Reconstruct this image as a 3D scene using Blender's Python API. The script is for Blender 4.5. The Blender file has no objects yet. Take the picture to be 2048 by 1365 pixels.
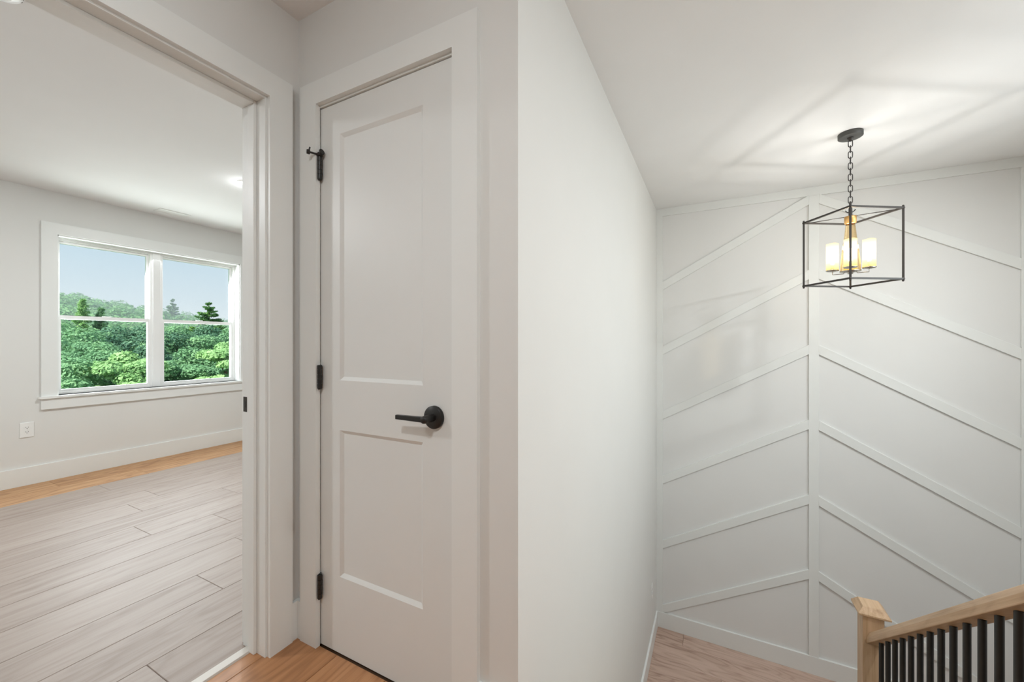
import bpy, bmesh, math, random
import numpy as np
from mathutils import Vector, Matrix
R = math.radians
random.seed(7)
np.random.seed(7)
scene = bpy.context.scene
col = scene.collection

# ------------------------------------------------------------------ camera
# frame: x to the right of the hall, y along the stair wall, z up, hall floor at z = 0
EYE = 1.1454
YAW = 27.2836
FPX, CX, CY = 790.73, 1020.90, 685.06
cam_d = bpy.data.cameras.new('camera')
cam = bpy.data.objects.new('camera', cam_d)
col.objects.link(cam)
cam.location = (0, 0, EYE)
cam.rotation_euler = (R(90), 0, R(YAW))
cam_d.sensor_width = 36
cam_d.sensor_fit = 'HORIZONTAL'
cam_d.lens = FPX / 2048 * 36
cam_d.shift_x = (1024 - CX) / 2048
cam_d.shift_y = (CY - 682.5) / 2048
cam_d.clip_start = 0.02
cam_d.clip_end = 2000
scene.camera = cam

def ray(px, py):
    a = R(YAW)
    t = (px - CX) / FPX
    return Vector((-math.sin(a) + t * math.cos(a), math.cos(a) + t * math.sin(a), -(py - CY) / FPX))

def at_x(px, py, X):
    r = ray(px, py)
    return Vector((0, 0, EYE)) + r * (X / r.x)

# ------------------------------------------------------------------ sky, sun, daylight, exposure
scene.cycles.caustics_reflective = False
world = bpy.data.worlds.new('world')
scene.world = world
world.use_nodes = True
nt = world.node_tree
nt.nodes.clear()
w_out = nt.nodes.new('ShaderNodeOutputWorld')
w_bg = nt.nodes.new('ShaderNodeBackground')
w_tc = nt.nodes.new('ShaderNodeTexCoord')
w_sep = nt.nodes.new('ShaderNodeSeparateXYZ')
w_rmp = nt.nodes.new('ShaderNodeValToRGB')
nt.links.new(w_tc.outputs['Generated'], w_sep.inputs[0])
nt.links.new(w_sep.outputs['Z'], w_rmp.inputs[0])
nt.links.new(w_rmp.outputs[0], w_bg.inputs[0])
nt.links.new(w_bg.outputs[0], w_out.inputs[0])
e = w_rmp.color_ramp.elements
e[0].position, e[0].color = 0.0, (0.80, 0.88, 0.95, 1)
e[1].position, e[1].color = 0.6, (0.42, 0.68, 0.92, 1)
m = e.new(0.22); m.color = (0.57, 0.77, 0.92, 1)
w_bg.inputs[1].default_value = 0.84

def lamp(name, kind, loc, rot, power, color, **kw):
    d = bpy.data.lights.new(name, kind)
    d.energy = power
    d.color = color
    for k, v in kw.items():
        setattr(d, k, v)
    o = bpy.data.objects.new(name, d)
    col.objects.link(o)
    o.location = loc
    o.rotation_euler = rot
    return o

lamp('sun', 'SUN', (6, -6, 20), (R(40), 0, R(2)), 10.0, (1, 0.96, 0.88), angle=R(2))
# daylight entering through the bedroom window (just outside the panes, facing in)
lamp('window_daylight', 'AREA', (-5.22, 1.92, 1.42), (0, R(-66), 0), 50, (0.93, 0.975, 1.0),
     shape='RECTANGLE', size=1.30, size_y=1.40)
# daylight through the stairwell window in the right wall (outside the frame)
lamp('stair_daylight', 'AREA', (2.16, 2.30, 1.48), (0, R(64), 0), 23, (0.95, 0.985, 0.99),
     shape='RECTANGLE', size=1.30, size_y=1.70)

vs = scene.view_settings
vs.view_transform = 'Standard'
vs.look = 'None'
vs.exposure = 0.09
vs.gamma = 1.0
vs.use_curve_mapping = False

# ------------------------------------------------------------------ materials
def new_mat(name):
    m = bpy.data.materials.new(name)
    m.use_nodes = True
    n = m.node_tree
    b = n.nodes['Principled BSDF']
    return m, n, b

def paint(name, rgb, rough=0.5, spec=0.5, bump=0.04, scale=260, metallic=0.0, vary=0.02):
    m, n, b = new_mat(name)
    b.inputs['Roughness'].default_value = rough
    b.inputs['Specular IOR Level'].default_value = spec
    b.inputs['Metallic'].default_value = metallic
    tc = n.nodes.new('ShaderNodeTexCoord')
    no = n.nodes.new('ShaderNodeTexNoise')
    no.inputs['Scale'].default_value = 3.0
    no.inputs['Detail'].default_value = 3
    n.links.new(tc.outputs['Object'], no.inputs['Vector'])
    mx = n.nodes.new('ShaderNodeMix'); mx.data_type = 'RGBA'
    lo = tuple(c * (1 - vary) for c in rgb) + (1,)
    hi = tuple(min(1, c * (1 + vary)) for c in rgb) + (1,)
    mx.inputs[6].default_value = lo
    mx.inputs[7].default_value = hi
    n.links.new(no.outputs['Fac'], mx.inputs[0])
    n.links.new(mx.outputs[2], b.inputs['Base Color'])
    if bump:
        n2 = n.nodes.new('ShaderNodeTexNoise')
        n2.inputs['Scale'].default_value = scale
        n2.inputs['Detail'].default_value = 2
        n.links.new(tc.outputs['Object'], n2.inputs['Vector'])
        bp = n.nodes.new('ShaderNodeBump')
        bp.inputs['Strength'].default_value = bump
        bp.inputs['Distance'].default_value = 0.002
        n.links.new(n2.outputs['Fac'], bp.inputs['Height'])
        n.links.new(bp.outputs['Normal'], b.inputs['Normal'])
    return m

def wood(name, dark, mid, light, rough=0.32, spec=0.5, sx=30.0, sy=1.5, grain=1.0, tone=0.12, coat=0.0, vertical=False):
    """grain along the object's local y axis, offset per object"""
    m, n, b = new_mat(name)
    N, L = n.nodes, n.links
    tc = N.new('ShaderNodeTexCoord')
    oi = N.new('ShaderNodeObjectInfo')
    mul = N.new('ShaderNodeMath'); mul.operation = 'MULTIPLY'; mul.inputs[1].default_value = 37.0
    L.new(oi.outputs['Random'], mul.inputs[0])
    cmb = N.new('ShaderNodeCombineXYZ')
    for i in range(3):
        L.new(mul.outputs[0], cmb.inputs[i])
    add = N.new('ShaderNodeVectorMath'); add.operation = 'ADD'
    L.new(tc.outputs['Object'], add.inputs[0]); L.new(cmb.outputs[0], add.inputs[1])
    def noise(scale, vec, detail=4, rough_=0.55):
        mp = N.new('ShaderNodeMapping')
        mp.inputs['Scale'].default_value = (vec[0], vec[2], vec[1]) if vertical else vec
        L.new(add.outputs[0], mp.inputs['Vector'])
        t = N.new('ShaderNodeTexNoise')
        t.inputs['Scale'].default_value = scale
        t.inputs['Detail'].default_value = detail
        t.inputs['Roughness'].default_value = rough_
        L.new(mp.outputs[0], t.inputs['Vector'])
        return t.outputs['Fac']
    fine = noise(1.0, (sx * 6, sy * 3, sx * 6), 3)
    streak = noise(1.0, (sx, sy, sx), 5)
    low = noise(1.0, (5.0, 0.9, 5.0), 2)
    # cathedral rings: bands of a slowly warped coordinate
    m1 = N.new('ShaderNodeMath'); m1.operation = 'MULTIPLY'; m1.inputs[1].default_value = 85.0
    L.new(low, m1.inputs[0])
    sn = N.new('ShaderNodeMath'); sn.operation = 'SINE'
    L.new(m1.outputs[0], sn.inputs[0])
    ab = N.new('ShaderNodeMapRange')
    ab.inputs['From Min'].default_value = -1; ab.inputs['From Max'].default_value = 1
    L.new(sn.outputs[0], ab.inputs['Value'])
    pw = N.new('ShaderNodeMath'); pw.operation = 'POWER'; pw.inputs[1].default_value = 3.0
    L.new(ab.outputs[0], pw.inputs[0])
    a1 = N.new('ShaderNodeMath'); a1.operation = 'MULTIPLY_ADD'
    a1.inputs[1].default_value = -0.22 * grain
    L.new(pw.outputs[0], a1.inputs[0]); L.new(streak, a1.inputs[2])
    a2 = N.new('ShaderNodeMath'); a2.operation = 'MULTIPLY_ADD'
    a2.inputs[1].default_value = 0.35
    L.new(fine, a2.inputs[0]); L.new(a1.outputs[0], a2.inputs[2])
    rnd = N.new('ShaderNodeMapRange')
    rnd.inputs['To Min'].default_value = -tone - 0.13; rnd.inputs['To Max'].default_value = tone - 0.13
    L.new(oi.outputs['Random'], rnd.inputs['Value'])
    a3 = N.new('ShaderNodeMath'); a3.operation = 'ADD'
    L.new(a2.outputs[0], a3.inputs[0]); L.new(rnd.outputs[0], a3.inputs[1])
    rp = N.new('ShaderNodeValToRGB')
    el = rp.color_ramp.elements
    el[0].position, el[0].color = 0.2, dark + (1,)
    el[1].position, el[1].color = 0.75, light + (1,)
    k = el.new(0.47); k.color = mid + (1,)
    L.new(a3.outputs[0], rp.inputs[0])
    L.new(rp.outputs[0], b.inputs['Base Color'])
    rr = N.new('ShaderNodeMapRange')
    rr.inputs['To Min'].default_value = rough + 0.05; rr.inputs['To Max'].default_value = rough - 0.04
    L.new(streak, rr.inputs['Value'])
    L.new(rr.outputs[0], b.inputs['Roughness'])
    b.inputs['Specular IOR Level'].default_value = spec
    b.inputs['Coat Weight'].default_value = coat
    b.inputs['Coat Roughness'].default_value = rough
    bp = N.new('ShaderNodeBump'); bp.inputs['Strength'].default_value = 0.06; bp.inputs['Distance'].default_value = 0.001
    L.new(a2.outputs[0], bp.inputs['Height']); L.new(bp.outputs[0], b.inputs['Normal'])
    return m

M = {}
M['wall'] = paint('wall_paint', (0.765, 0.762, 0.738), 0.6, 0.3)
M['accent'] = paint('accent_wall_paint', (0.80, 0.80, 0.785), 0.5, 0.35)
M['ceiling'] = paint('ceiling_paint', (0.885, 0.885, 0.88), 0.8, 0.2, 0.06, 180)
M['trim'] = paint('trim_paint', (0.82, 0.832, 0.812), 0.38, 0.45, 0.015, 90)
M['door'] = paint('door_paint', (0.775, 0.78, 0.76), 0.42, 0.4, 0.06, 140)
M['vinyl'] = paint('window_vinyl', (0.86, 0.86, 0.85), 0.35, 0.5, 0)
M['plastic'] = paint('white_plastic', (0.88, 0.88, 0.86), 0.35, 0.5, 0)
M['slot'] = paint('outlet_slot', (0.10, 0.10, 0.10), 0.6, 0.3, 0)
M['black'] = paint('black_metal', (0.012, 0.011, 0.010), 0.38, 0.5, 0.02, 300)
M['bronze'] = paint('dark_bronze', (0.035, 0.030, 0.026), 0.35, 0.5, 0.02, 200)
M['canopy'] = paint('canopy_bronze', (0.07, 0.07, 0.065), 0.5, 0.5, 0)
M['strike'] = paint('strike_metal', (0.05, 0.045, 0.04), 0.4, 0.5, 0, metallic=0.6)
M['chrome'] = paint('brushed_nickel', (0.55, 0.52, 0.47), 0.25, 0.5, 0, metallic=1.0)
M['brass'] = paint('warm_brass', (0.62, 0.36, 0.13), 0.3, 0.5, 0, metallic=0.8)
M['floor'] = wood('oak_plank', (0.33, 0.150, 0.062), (0.42, 0.198, 0.086), (0.50, 0.25, 0.115), rough=0.42, sx=55, sy=2.2)
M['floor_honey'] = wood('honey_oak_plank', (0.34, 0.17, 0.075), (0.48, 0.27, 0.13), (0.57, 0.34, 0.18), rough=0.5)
M['floor_glare'] = wood('glare_washed_oak_plank', (0.26, 0.200, 0.165), (0.325, 0.260, 0.222), (0.365, 0.300, 0.260), rough=0.5, grain=0.6)  # brown oak washed pale: window glare put into the plank colour
M['floor_rose'] = wood('rosy_oak_plank', (0.35, 0.23, 0.175), (0.52, 0.365, 0.29), (0.62, 0.455, 0.375), rough=0.5)
M['subfloor'] = paint('plank_joint', (0.10, 0.055, 0.03), 0.8, 0.2, 0)
M['rail_oak'] = wood('rail_oak', (0.40, 0.25, 0.14), (0.55, 0.37, 0.225), (0.65, 0.46, 0.30), 0.42, 0.4, 45, 2.0, 0.5, 0.03)
M['newel_oak'] = wood('newel_oak', (0.40, 0.25, 0.14), (0.55, 0.37, 0.225), (0.65, 0.46, 0.30), 0.42, 0.4, 45, 2.0, 0.4, 0.03, vertical=True)
M['strip'] = paint('transition_strip', (0.62, 0.58, 0.53), 0.3, 0.5, 0)

def glass_mat(name, tint=(1, 1, 1), gloss=0.25, rough=0.02):
    m, n, b = new_mat(name)
    n.nodes.remove(b)
    out = n.nodes['Material Output']
    tr = n.nodes.new('ShaderNodeBsdfTransparent'); tr.inputs[0].default_value = tint + (1,)
    gl = n.nodes.new('ShaderNodeBsdfGlossy'); gl.inputs['Roughness'].default_value = rough
    fr = n.nodes.new('ShaderNodeFresnel'); fr.inputs[0].default_value = 1.45
    mu = n.nodes.new('ShaderNodeMath'); mu.operation = 'MULTIPLY'; mu.inputs[1].default_value = gloss
    n.links.new(fr.outputs[0], mu.inputs[0])
    mx = n.nodes.new('ShaderNodeMixShader')
    n.links.new(mu.outputs[0], mx.inputs[0])
    n.links.new(tr.outputs[0], mx.inputs[1]); n.links.new(gl.outputs[0], mx.inputs[2])
    n.links.new(mx.outputs[0], out.inputs['Surface'])
    return m
M['glass'] = glass_mat('window_glass', (0.97, 0.985, 0.98))
M['amber_glass'] = glass_mat('column_glass', (0.97, 0.84, 0.62), 0.5, 0.06)

def shade_mat():
    """cream glass candle sleeve, hottest around the bulb"""
    m, n, b = new_mat('lit_candle_glass')
    n.nodes.remove(b)
    out = n.nodes['Material Output']
    tc = n.nodes.new('ShaderNodeTexCoord')
    sp = n.nodes.new('ShaderNodeSeparateXYZ')
    n.links.new(tc.outputs['Object'], sp.inputs[0])
    mr = n.nodes.new('ShaderNodeMapRange'); mr.inputs['From Max'].default_value = 0.165
    n.links.new(sp.outputs['Z'], mr.inputs['Value'])
    rp = n.nodes.new('ShaderNodeValToRGB')
    el = rp.color_ramp.elements
    el[0].position, el[0].color = 0.0, (0.62, 0.42, 0.13, 1)
    el[1].position, el[1].color = 1.0, (0.75, 0.62, 0.30, 1)
    for p_, c_ in ((0.22, (0.95, 0.78, 0.36, 1)), (0.42, (1, 0.95, 0.80, 1)), (0.68, (1, 0.95, 0.78, 1))):
        k = el.new(p_); k.color = c_
    n.links.new(mr.outputs[0], rp.inputs[0])
    em = n.nodes.new('ShaderNodeEmission'); em.inputs[1].default_value = 2.2
    n.links.new(rp.outputs[0], em.inputs[0])
    tr = n.nodes.new('ShaderNodeBsdfTransparent'); tr.inputs[0].default_value = (1, 0.93, 0.82, 1)
    mx = n.nodes.new('ShaderNodeMixShader'); mx.inputs[0].default_value = 0.62
    n.links.new(tr.outputs[0], mx.inputs[1]); n.links.new(em.outputs[0], mx.inputs[2])
    n.links.new(mx.outputs[0], out.inputs['Surface'])
    return m
M['shade'] = shade_mat()

def emit(name, rgb, s):
    m, n, b = new_mat(name)
    b.inputs['Base Color'].default_value = (0.9, 0.9, 0.9, 1)
    b.inputs['Emission Color'].default_value = rgb + (1,)
    b.inputs['Emission Strength'].default_value = s
    no = n.nodes.new('ShaderNodeTexNoise'); no.inputs['Scale'].default_value = 20
    mr = n.nodes.new('ShaderNodeMapRange'); mr.inputs['To Min'].default_value = 0.3; mr.inputs['To Max'].default_value = 0.4
    n.links.new(no.outputs['Fac'], mr.inputs['Value']); n.links.new(mr.outputs[0], b.inputs['Roughness'])
    return m
M['led'] = emit('led_diffuser', (1.0, 0.95, 0.88), 6.0)
M['bulb'] = emit('bulb_glow', (1.0, 0.82, 0.50), 14.0)

def leaf_mat(name, a, b_, c, trans=0.35):
    m, n, b = new_mat(name)
    N, L = n.nodes, n.links
    tc = N.new('ShaderNodeTexCoord')
    no = N.new('ShaderNodeTexNoise'); no.inputs['Scale'].default_value = 1.6; no.inputs['Detail'].default_value = 5
    L.new(tc.outputs['Object'], no.inputs['Vector'])
    rp = N.new('ShaderNodeValToRGB')
    el = rp.color_ramp.elements
    el[0].position, el[0].color = 0.3, a + (1,)
    el[1].position, el[1].color = 0.7, c + (1,)
    k = el.new(0.5); k.color = b_ + (1,)
    L.new(no.outputs['Fac'], rp.inputs[0])
    L.new(rp.outputs[0], b.inputs['Base Color'])
    b.inputs['Roughness'].default_value = 0.6
    b.inputs['Specular IOR Level'].default_value = 0.25
    tl = N.new('ShaderNodeBsdfTranslucent')
    L.new(rp.outputs[0], tl.inputs[0])
    mx = N.new('ShaderNodeMixShader'); mx.inputs[0].default_value = trans
    L.new(b.outputs[0], mx.inputs[1]); L.new(tl.outputs[0], mx.inputs[2])
    L.new(mx.outputs[0], N['Material Output'].inputs['Surface'])
    return m
M['leaf_mid'] = leaf_mat('leaf_mid', (0.11, 0.25, 0.13), (0.18, 0.36, 0.18), (0.28, 0.48, 0.24))
M['leaf_lime'] = leaf_mat('leaf_lime', (0.24, 0.44, 0.18), (0.35, 0.57, 0.25), (0.48, 0.69, 0.34))
M['leaf_dark'] = leaf_mat('leaf_dark', (0.07, 0.17, 0.11), (0.11, 0.24, 0.15), (0.17, 0.33, 0.18))
M['leaf_far'] = leaf_mat('leaf_far', (0.09, 0.24, 0.10), (0.15, 0.33, 0.13), (0.24, 0.44, 0.17))
M['needle'] = leaf_mat('needle', (0.06, 0.15, 0.07), (0.11, 0.25, 0.08), (0.22, 0.42, 0.09), 0.2)
M['bark'] = paint('bark', (0.12, 0.085, 0.06), 0.9, 0.1, 0.5, 12, vary=0.3)
M['meadow'] = leaf_mat('meadow', (0.07, 0.16, 0.05), (0.10, 0.22, 0.07), (0.15, 0.28, 0.09), 0.0)

# ------------------------------------------------------------------ mesh helpers
class MB:
    def __init__(s):
        s.v, s.f, s.sm = [], [], []
    def add(s, vs, fs, smooth=False):
        o = len(s.v)
        s.v += [tuple(p) for p in vs]
        s.f += [tuple(i + o for i in f) for f in fs]
        s.sm += [smooth] * len(fs)
        return s
    def box(s, x0, x1, y0, y1, z0, z1):
        x0, x1 = min(x0, x1), max(x0, x1); y0, y1 = min(y0, y1), max(y0, y1); z0, z1 = min(z0, z1), max(z0, z1)
        vs = [(x, y, z) for z in (z0, z1) for y in (y0, y1) for x in (x0, x1)]
        return s.add(vs, [(0, 2, 3, 1), (4, 5, 7, 6), (0, 1, 5, 4), (2, 6, 7, 3), (0, 4, 6, 2), (1, 3, 7, 5)])
    def frustum(s, lo, hi):
        """lo / hi: 4 points each, counter-clockwise from above"""
        return s.add(list(lo) + list(hi), [(3, 2, 1, 0), (4, 5, 6, 7)] + [(i, (i + 1) % 4, 4 + (i + 1) % 4, 4 + i) for i in range(4)])
    def prism(s, poly, vec):
        """poly: planar loop of points, extruded by vec (loop counter-clockwise seen against vec)"""
        n = len(poly)
        vec = Vector(vec)
        a = [Vector(p) for p in poly]
        nn = Vector((0, 0, 0))
        for i in range(n):
            nn += a[i].cross(a[(i + 1) % n])
        if nn.dot(vec) < 0:
            a = a[::-1]
        b = [p + vec for p in a]
        return s.add(a + b, [tuple(range(n))[::-1], tuple(range(n, 2 * n))] + [(i, (i + 1) % n, n + (i + 1) % n, n + i) for i in range(n)])
    def tube(s, pts, r, n=12, closed=False, caps=True):
        pts = [Vector(p) for p in pts]
        k = len(pts)
        rr = r if isinstance(r, (list, tuple)) else [r] * k
        rings = []
        ref = None
        for i, p in enumerate(pts):
            if closed:
                t = (pts[(i + 1) % k] - pts[i - 1]).normalized()
            else:
                t = (pts[min(i + 1, k - 1)] - pts[max(i - 1, 0)]).normalized()
            if ref is None:
                ref = Vector((0, 0, 1)) if abs(t.z) < 0.9 else Vector((1, 0, 0))
            u = t.cross(ref)
            if u.length < 1e-5:
                u = t.orthogonal()
            u.normalize()
            w = u.cross(t).normalized()
            ref = w
            rings.append([p + (u * math.cos(2 * math.pi * j / n) + w * math.sin(2 * math.pi * j / n)) * rr[i] for j in range(n)])
        vs = [q for rg in rings for q in rg]
        fs = []
        for i in range(k if closed else k - 1):
            a, b = i * n, ((i + 1) % k) * n
            for j in range(n):
                fs.append((a + j, b + j, b + (j + 1) % n, a + (j + 1) % n))
        s.add(vs, fs, True)
        if caps and not closed:
            s.add(rings[0], [tuple(range(n))])
            s.add(rings[-1], [tuple(range(n))[::-1]])
        return s
    def lathe(s, prof, c=(0, 0, 0), n=24, smooth=True, axis='z'):
        """prof: list of (r, h) from bottom to top; r = 0 closes"""
        vs, fs = [], []
        for r, h in prof:
            for j in range(n):
                a = 2 * math.pi * j / n
                p = (r * math.cos(a), r * math.sin(a), h)
                if axis == 'y':
                    p = (p[0], h, -p[1])
                elif axis == 'x':
                    p = (h, p[0], p[1])
                vs.append((c[0] + p[0], c[1] + p[1], c[2] + p[2]))
        for i in range(len(prof) - 1):
            for j in range(n):
                fs.append((i * n + j, i * n + (j + 1) % n, (i + 1) * n + (j + 1) % n, (i + 1) * n + j))
        return s.add(vs, fs, smooth)

ORG = {}
def obj(name, mb, mat, parent=None, origin=None, bevel=0.0, seg=2, weld=False):
    arr = np.array(mb.v, dtype=float)
    if origin is None:
        lo, hi = arr.min(0), arr.max(0)
        origin = ((lo[0] + hi[0]) / 2, (lo[1] + hi[1]) / 2, lo[2])
    origin = Vector(origin)
    me = bpy.data.meshes.new(name)
    me.from_pydata([tuple(p) for p in (arr - np.array(origin))], [], mb.f)
    me.polygons.foreach_set('use_smooth', mb.sm)
    me.materials.append(M[mat] if isinstance(mat, str) else mat)
    me.update()
    if weld:
        bm = bmesh.new(); bm.from_mesh(me)
        bmesh.ops.remove_doubles(bm, verts=bm.verts, dist=1e-5)
        bmesh.ops.recalc_face_normals(bm, faces=bm.faces)
        bm.to_mesh(me); bm.free()
    o = bpy.data.objects.new(name, me)
    col.objects.link(o)
    ORG[o.name] = origin
    o.location = origin - (ORG[parent.name] if parent else Vector((0, 0, 0)))
    if parent:
        o.parent = parent
    if bevel:
        b = o.modifiers.new('edge', 'BEVEL')
        b.width = bevel; b.segments = seg; b.limit_method = 'ANGLE'; b.angle_limit = R(40)
        b.harden_normals = False
    return o

def tag(o, label, cat=None, group=None, kind=None):
    o['label'] = label
    if cat: o['category'] = cat
    if group: o['group'] = group
    if kind: o['kind'] = kind
    return o

def thing(name, loc, label, cat, group=None, kind=None):
    o = bpy.data.objects.new(name, None)
    o.empty_display_size = 0.05
    col.objects.link(o)
    o.location = loc
    ORG[o.name] = Vector(loc)
    return tag(o, label, cat, group, kind)

def dup(o, loc, parent=None, rot=None):
    c = o.copy()
    col.objects.link(c)
    ORG[c.name] = Vector(loc)
    c.parent = parent
    c.location = Vector(loc) - (ORG[parent.name] if parent else Vector((0, 0, 0)))
    if rot is not None:
        c.rotation_euler = rot
    return c

def struct(name, mb, mat, label, cat, bevel=0.0, weld=False):
    o = obj(name, mb, mat, bevel=bevel, weld=weld)
    return tag(o, label, cat, kind='structure')

# ------------------------------------------------------------------ key dimensions (from the photograph)
ZC = 2.404            # ceiling
XD = -1.448           # hall face of the doorway wall
XR = -1.585           # bedroom face of the doorway wall
YC = 0.9965           # closet wall face
XL = -0.490           # stair wall face
YB = 3.980            # chevron wall face
XS = 1.915            # right wall of the stairwell
XW = -4.902           # window wall face
ZL = -1.5445          # landing
YN = -2.60            # wall behind the camera
T = 0.018             # casing thickness
ZB = -3.05            # storey below
BH = 0.145            # baseboard height

# ------------------------------------------------------------------ walls
OY0, OY1, OZ = 0.098, 0.866, 2.032       # doorway clear opening
b = MB()
b.box(XR, XD, YN, OY0 - 0.019, 0, ZC).box(XR, XD, OY1 + 0.019, YB, 0, ZC).box(XR, XD, OY0 - 0.019, OY1 + 0.019, OZ + 0.019, ZC)
struct('wall_left', b, 'wall', 'white wall with the bedroom doorway beside the closet', 'wall')
CX0, CX1, CZ = -1.329, -0.710, 2.030     # closet clear opening
b = MB()
b.box(XD, CX0 - 0.019, YC, YC + 0.114, 0, ZC).box(CX1 + 0.019, XL - 0.114, YC, YC + 0.114, 0, ZC).box(CX0 - 0.019, CX1 + 0.019, YC, YC + 0.114, CZ + 0.019, ZC)
struct('wall_closet', b, 'wall', 'hall wall holding the two panel closet door', 'wall')
b = MB()
b.box(XL - 0.114, XL, YC, YB, ZB, ZC)
struct('wall_stair_left', b, 'wall', 'plain white wall running along the stairs to the chevron wall', 'wall')
wb = MB()
wb.box(-5.05, 2.05, YB, YB + 0.14, ZB, ZC + 0.1)
wall_back = struct('wall_back', wb, 'accent', 'white accent wall with chevron battens above the stair landing', 'wall')
SY0, SY1, SZ0, SZ1 = 1.43, 3.17, 0.80, 2.14     # stairwell window opening
b = MB()
b.box(XS, XS + 0.135, YN, SY0, ZB, ZC).box(XS, XS + 0.135, SY1, YB, ZB, ZC).box(XS, XS + 0.135, SY0, SY1, ZB, SZ0).box(XS, XS + 0.135, SY0, SY1, SZ1, ZC)
struct('wall_right', b, 'wall', 'white wall on the far side of the stairwell', 'wall')
b = MB(); b.box(-5.05, 2.05, YN - 0.12, YN, ZB, ZC + 0.1)
struct('wall_behind', b, 'wall', 'white wall at the near end of the hall', 'wall')
WY0, WY1, WZ0, WZ1 = 1.203, 2.640, 0.700, 2.050   # window opening
b = MB()
b.box(-5.05, XW, YN, WY0, 0, ZC).box(-5.05, XW, WY1, YB, 0, ZC).box(-5.05, XW, WY0, WY1, 0, WZ0).box(-5.05, XW, WY0, WY1, WZ1, ZC)
struct('wall_window', b, 'wall', 'white bedroom wall around the double window', 'wall')
b = MB(); b.box(-5.05, 2.05, YN - 0.12, YB + 0.14, ZC, ZC + 0.15)
struct('ceiling', b, 'ceiling', 'smooth white ceiling over bedroom hall and stairwell', 'ceiling')
b = MB(); b.box(-5.05, XR, YN, YB, ZB, -0.012)
b.box(XR, XD, YN, YB, ZB, -0.012)
b.box(XD, XL - 0.114, YC, YB, ZB, -0.012)
fl_room = struct('floor', b, 'subfloor', 'oak plank floor of the bedroom seen through the doorway', 'floor')
TR = 0.254                                     # stair tread
Y0 = 2.79                                      # bottom riser of the upper flight
YT = Y0 - 7 * TR                               # hall floor edge
b = MB(); b.box(XD, XS, YN, YC, -0.30, -0.012).box(XL, XS, YC, YT, -0.30, -0.012)
fl_hall = struct('floor_hall', b, 'subfloor', 'brown oak plank floor of the hall by the closet', 'floor')
b = MB(); b.box(XL, XS, Y0 - 0.02, YB, ZL - 0.28, ZL - 0.012)
fl_land = struct('floor_landing', b, 'subfloor', 'oak plank floor of the stair landing under the chevron wall', 'floor')
b = MB(); b.box(XL, XS, YN, YB, ZB - 0.1, ZB)
struct('floor_below', b, 'floor', 'wood floor of the storey below the stairs', 'floor')

# ------------------------------------------------------------------ planks
def plank_mesh(w, l, mat, t=0.012):
    me = bpy.data.meshes.new('plank')
    g, c = 0.0006, 0.0016
    w2, l2 = w / 2 - g, l / 2 - g
    lo = [(-w2, -l2, 0), (w2, -l2, 0), (w2, l2, 0), (-w2, l2, 0)]
    md = [(x, y, t - c) for x, y, _ in lo]
    hi = [(-w2 + c, -l2 + c, t), (w2 - c, -l2 + c, t), (w2 - c, l2 - c, t), (-w2 + c, l2 - c, t)]
    fs = [(3, 2, 1, 0), (8, 9, 10, 11)]
    for k in (0, 4):
        for i in range(4):
            fs.append((k + i, k + (i + 1) % 4, k + 4 + (i + 1) % 4, k + 4 + i))
    me.from_pydata(lo + md + hi, [], fs)
    me.materials.append(M[mat])
    return me
PM = {}
def plank(parent, cx, cy, z, w, l, mat, along='y'):
    key = (round(w, 3), round(l, 3), mat)
    if key not in PM:
        PM[key] = plank_mesh(*key)
    o = bpy.data.objects.new('plank', PM[key])
    col.objects.link(o)
    o.parent = parent
    o.location = Vector((cx, cy, z - 0.012)) - ORG[parent.name]
    if along == 'x':
        o.rotation_euler = (0, 0, R(90))

PW = 0.2362
def lay(parent, u0, u1, v0, v1, z, seam, joints, mat, along='y', length=1.52):
    """rows across u, boards along v"""
    k = math.floor((u0 - seam) / PW)
    i = 0
    while seam + k * PW < u1 - 1e-6:
        a, c = max(u0, seam + k * PW), min(u1, seam + (k + 1) * PW)
        if c - a > 0.004:
            j0 = joints(k)
            q = j0 + math.floor((v0 - j0) / length) * length
            while q < v1 - 1e-6:
                s, t_ = max(v0, q), min(v1, q + length)
                if t_ - s > 0.004:
                    if along == 'y':
                        plank(parent, (a + c) / 2, (s + t_) / 2, z, c - a, t_ - s, mat(k))
                    else:
                        plank(parent, (s + t_) / 2, (a + c) / 2, z, c - a, t_ - s, mat(k), 'x')
                q += length
        k += 1
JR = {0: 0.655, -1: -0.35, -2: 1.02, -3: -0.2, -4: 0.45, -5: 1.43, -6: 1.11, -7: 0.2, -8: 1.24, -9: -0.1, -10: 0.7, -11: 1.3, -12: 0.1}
lay(fl_room, XW, -1.562, YN, YB, 0.0, -1.790, lambda k: JR.get(k, (k * 0.613) % 1.52), lambda k: 'floor_honey' if k <= -12 else 'floor_glare')  # painted glare stops at the honey rows along the window wall
lay(fl_hall, -1.524, XL - 0.02, YN, YC, 0.0, -1.463, lambda k: (k * 0.57 - 0.3) % 1.52, lambda k: 'floor')
lay(fl_hall, XL - 0.02, XS, YN, YT, 0.0, -1.463, lambda k: (k * 0.57 - 0.3) % 1.52, lambda k: 'floor')
lay(fl_land, Y0, YB, XL, XS, ZL, YB - 0.17 - PW * 4, lambda k: (k * 0.61 + 0.35) % 1.52, lambda k: 'floor_rose', along='x')
b = MB(); b.frustum([(-1.564, OY0, -0.006), (-1.519, OY0, -0.006), (-1.519, OY1, -0.006), (-1.564, OY1, -0.006)],
                    [(-1.560, OY0, 0.006), (-1.526, OY0, 0.006), (-1.526, OY1, 0.006), (-1.560, OY1, 0.006)])
struct('trim_threshold', b, 'strip', 'pale transition strip across the bedroom doorway floor', 'threshold', bevel=0.001)

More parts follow.
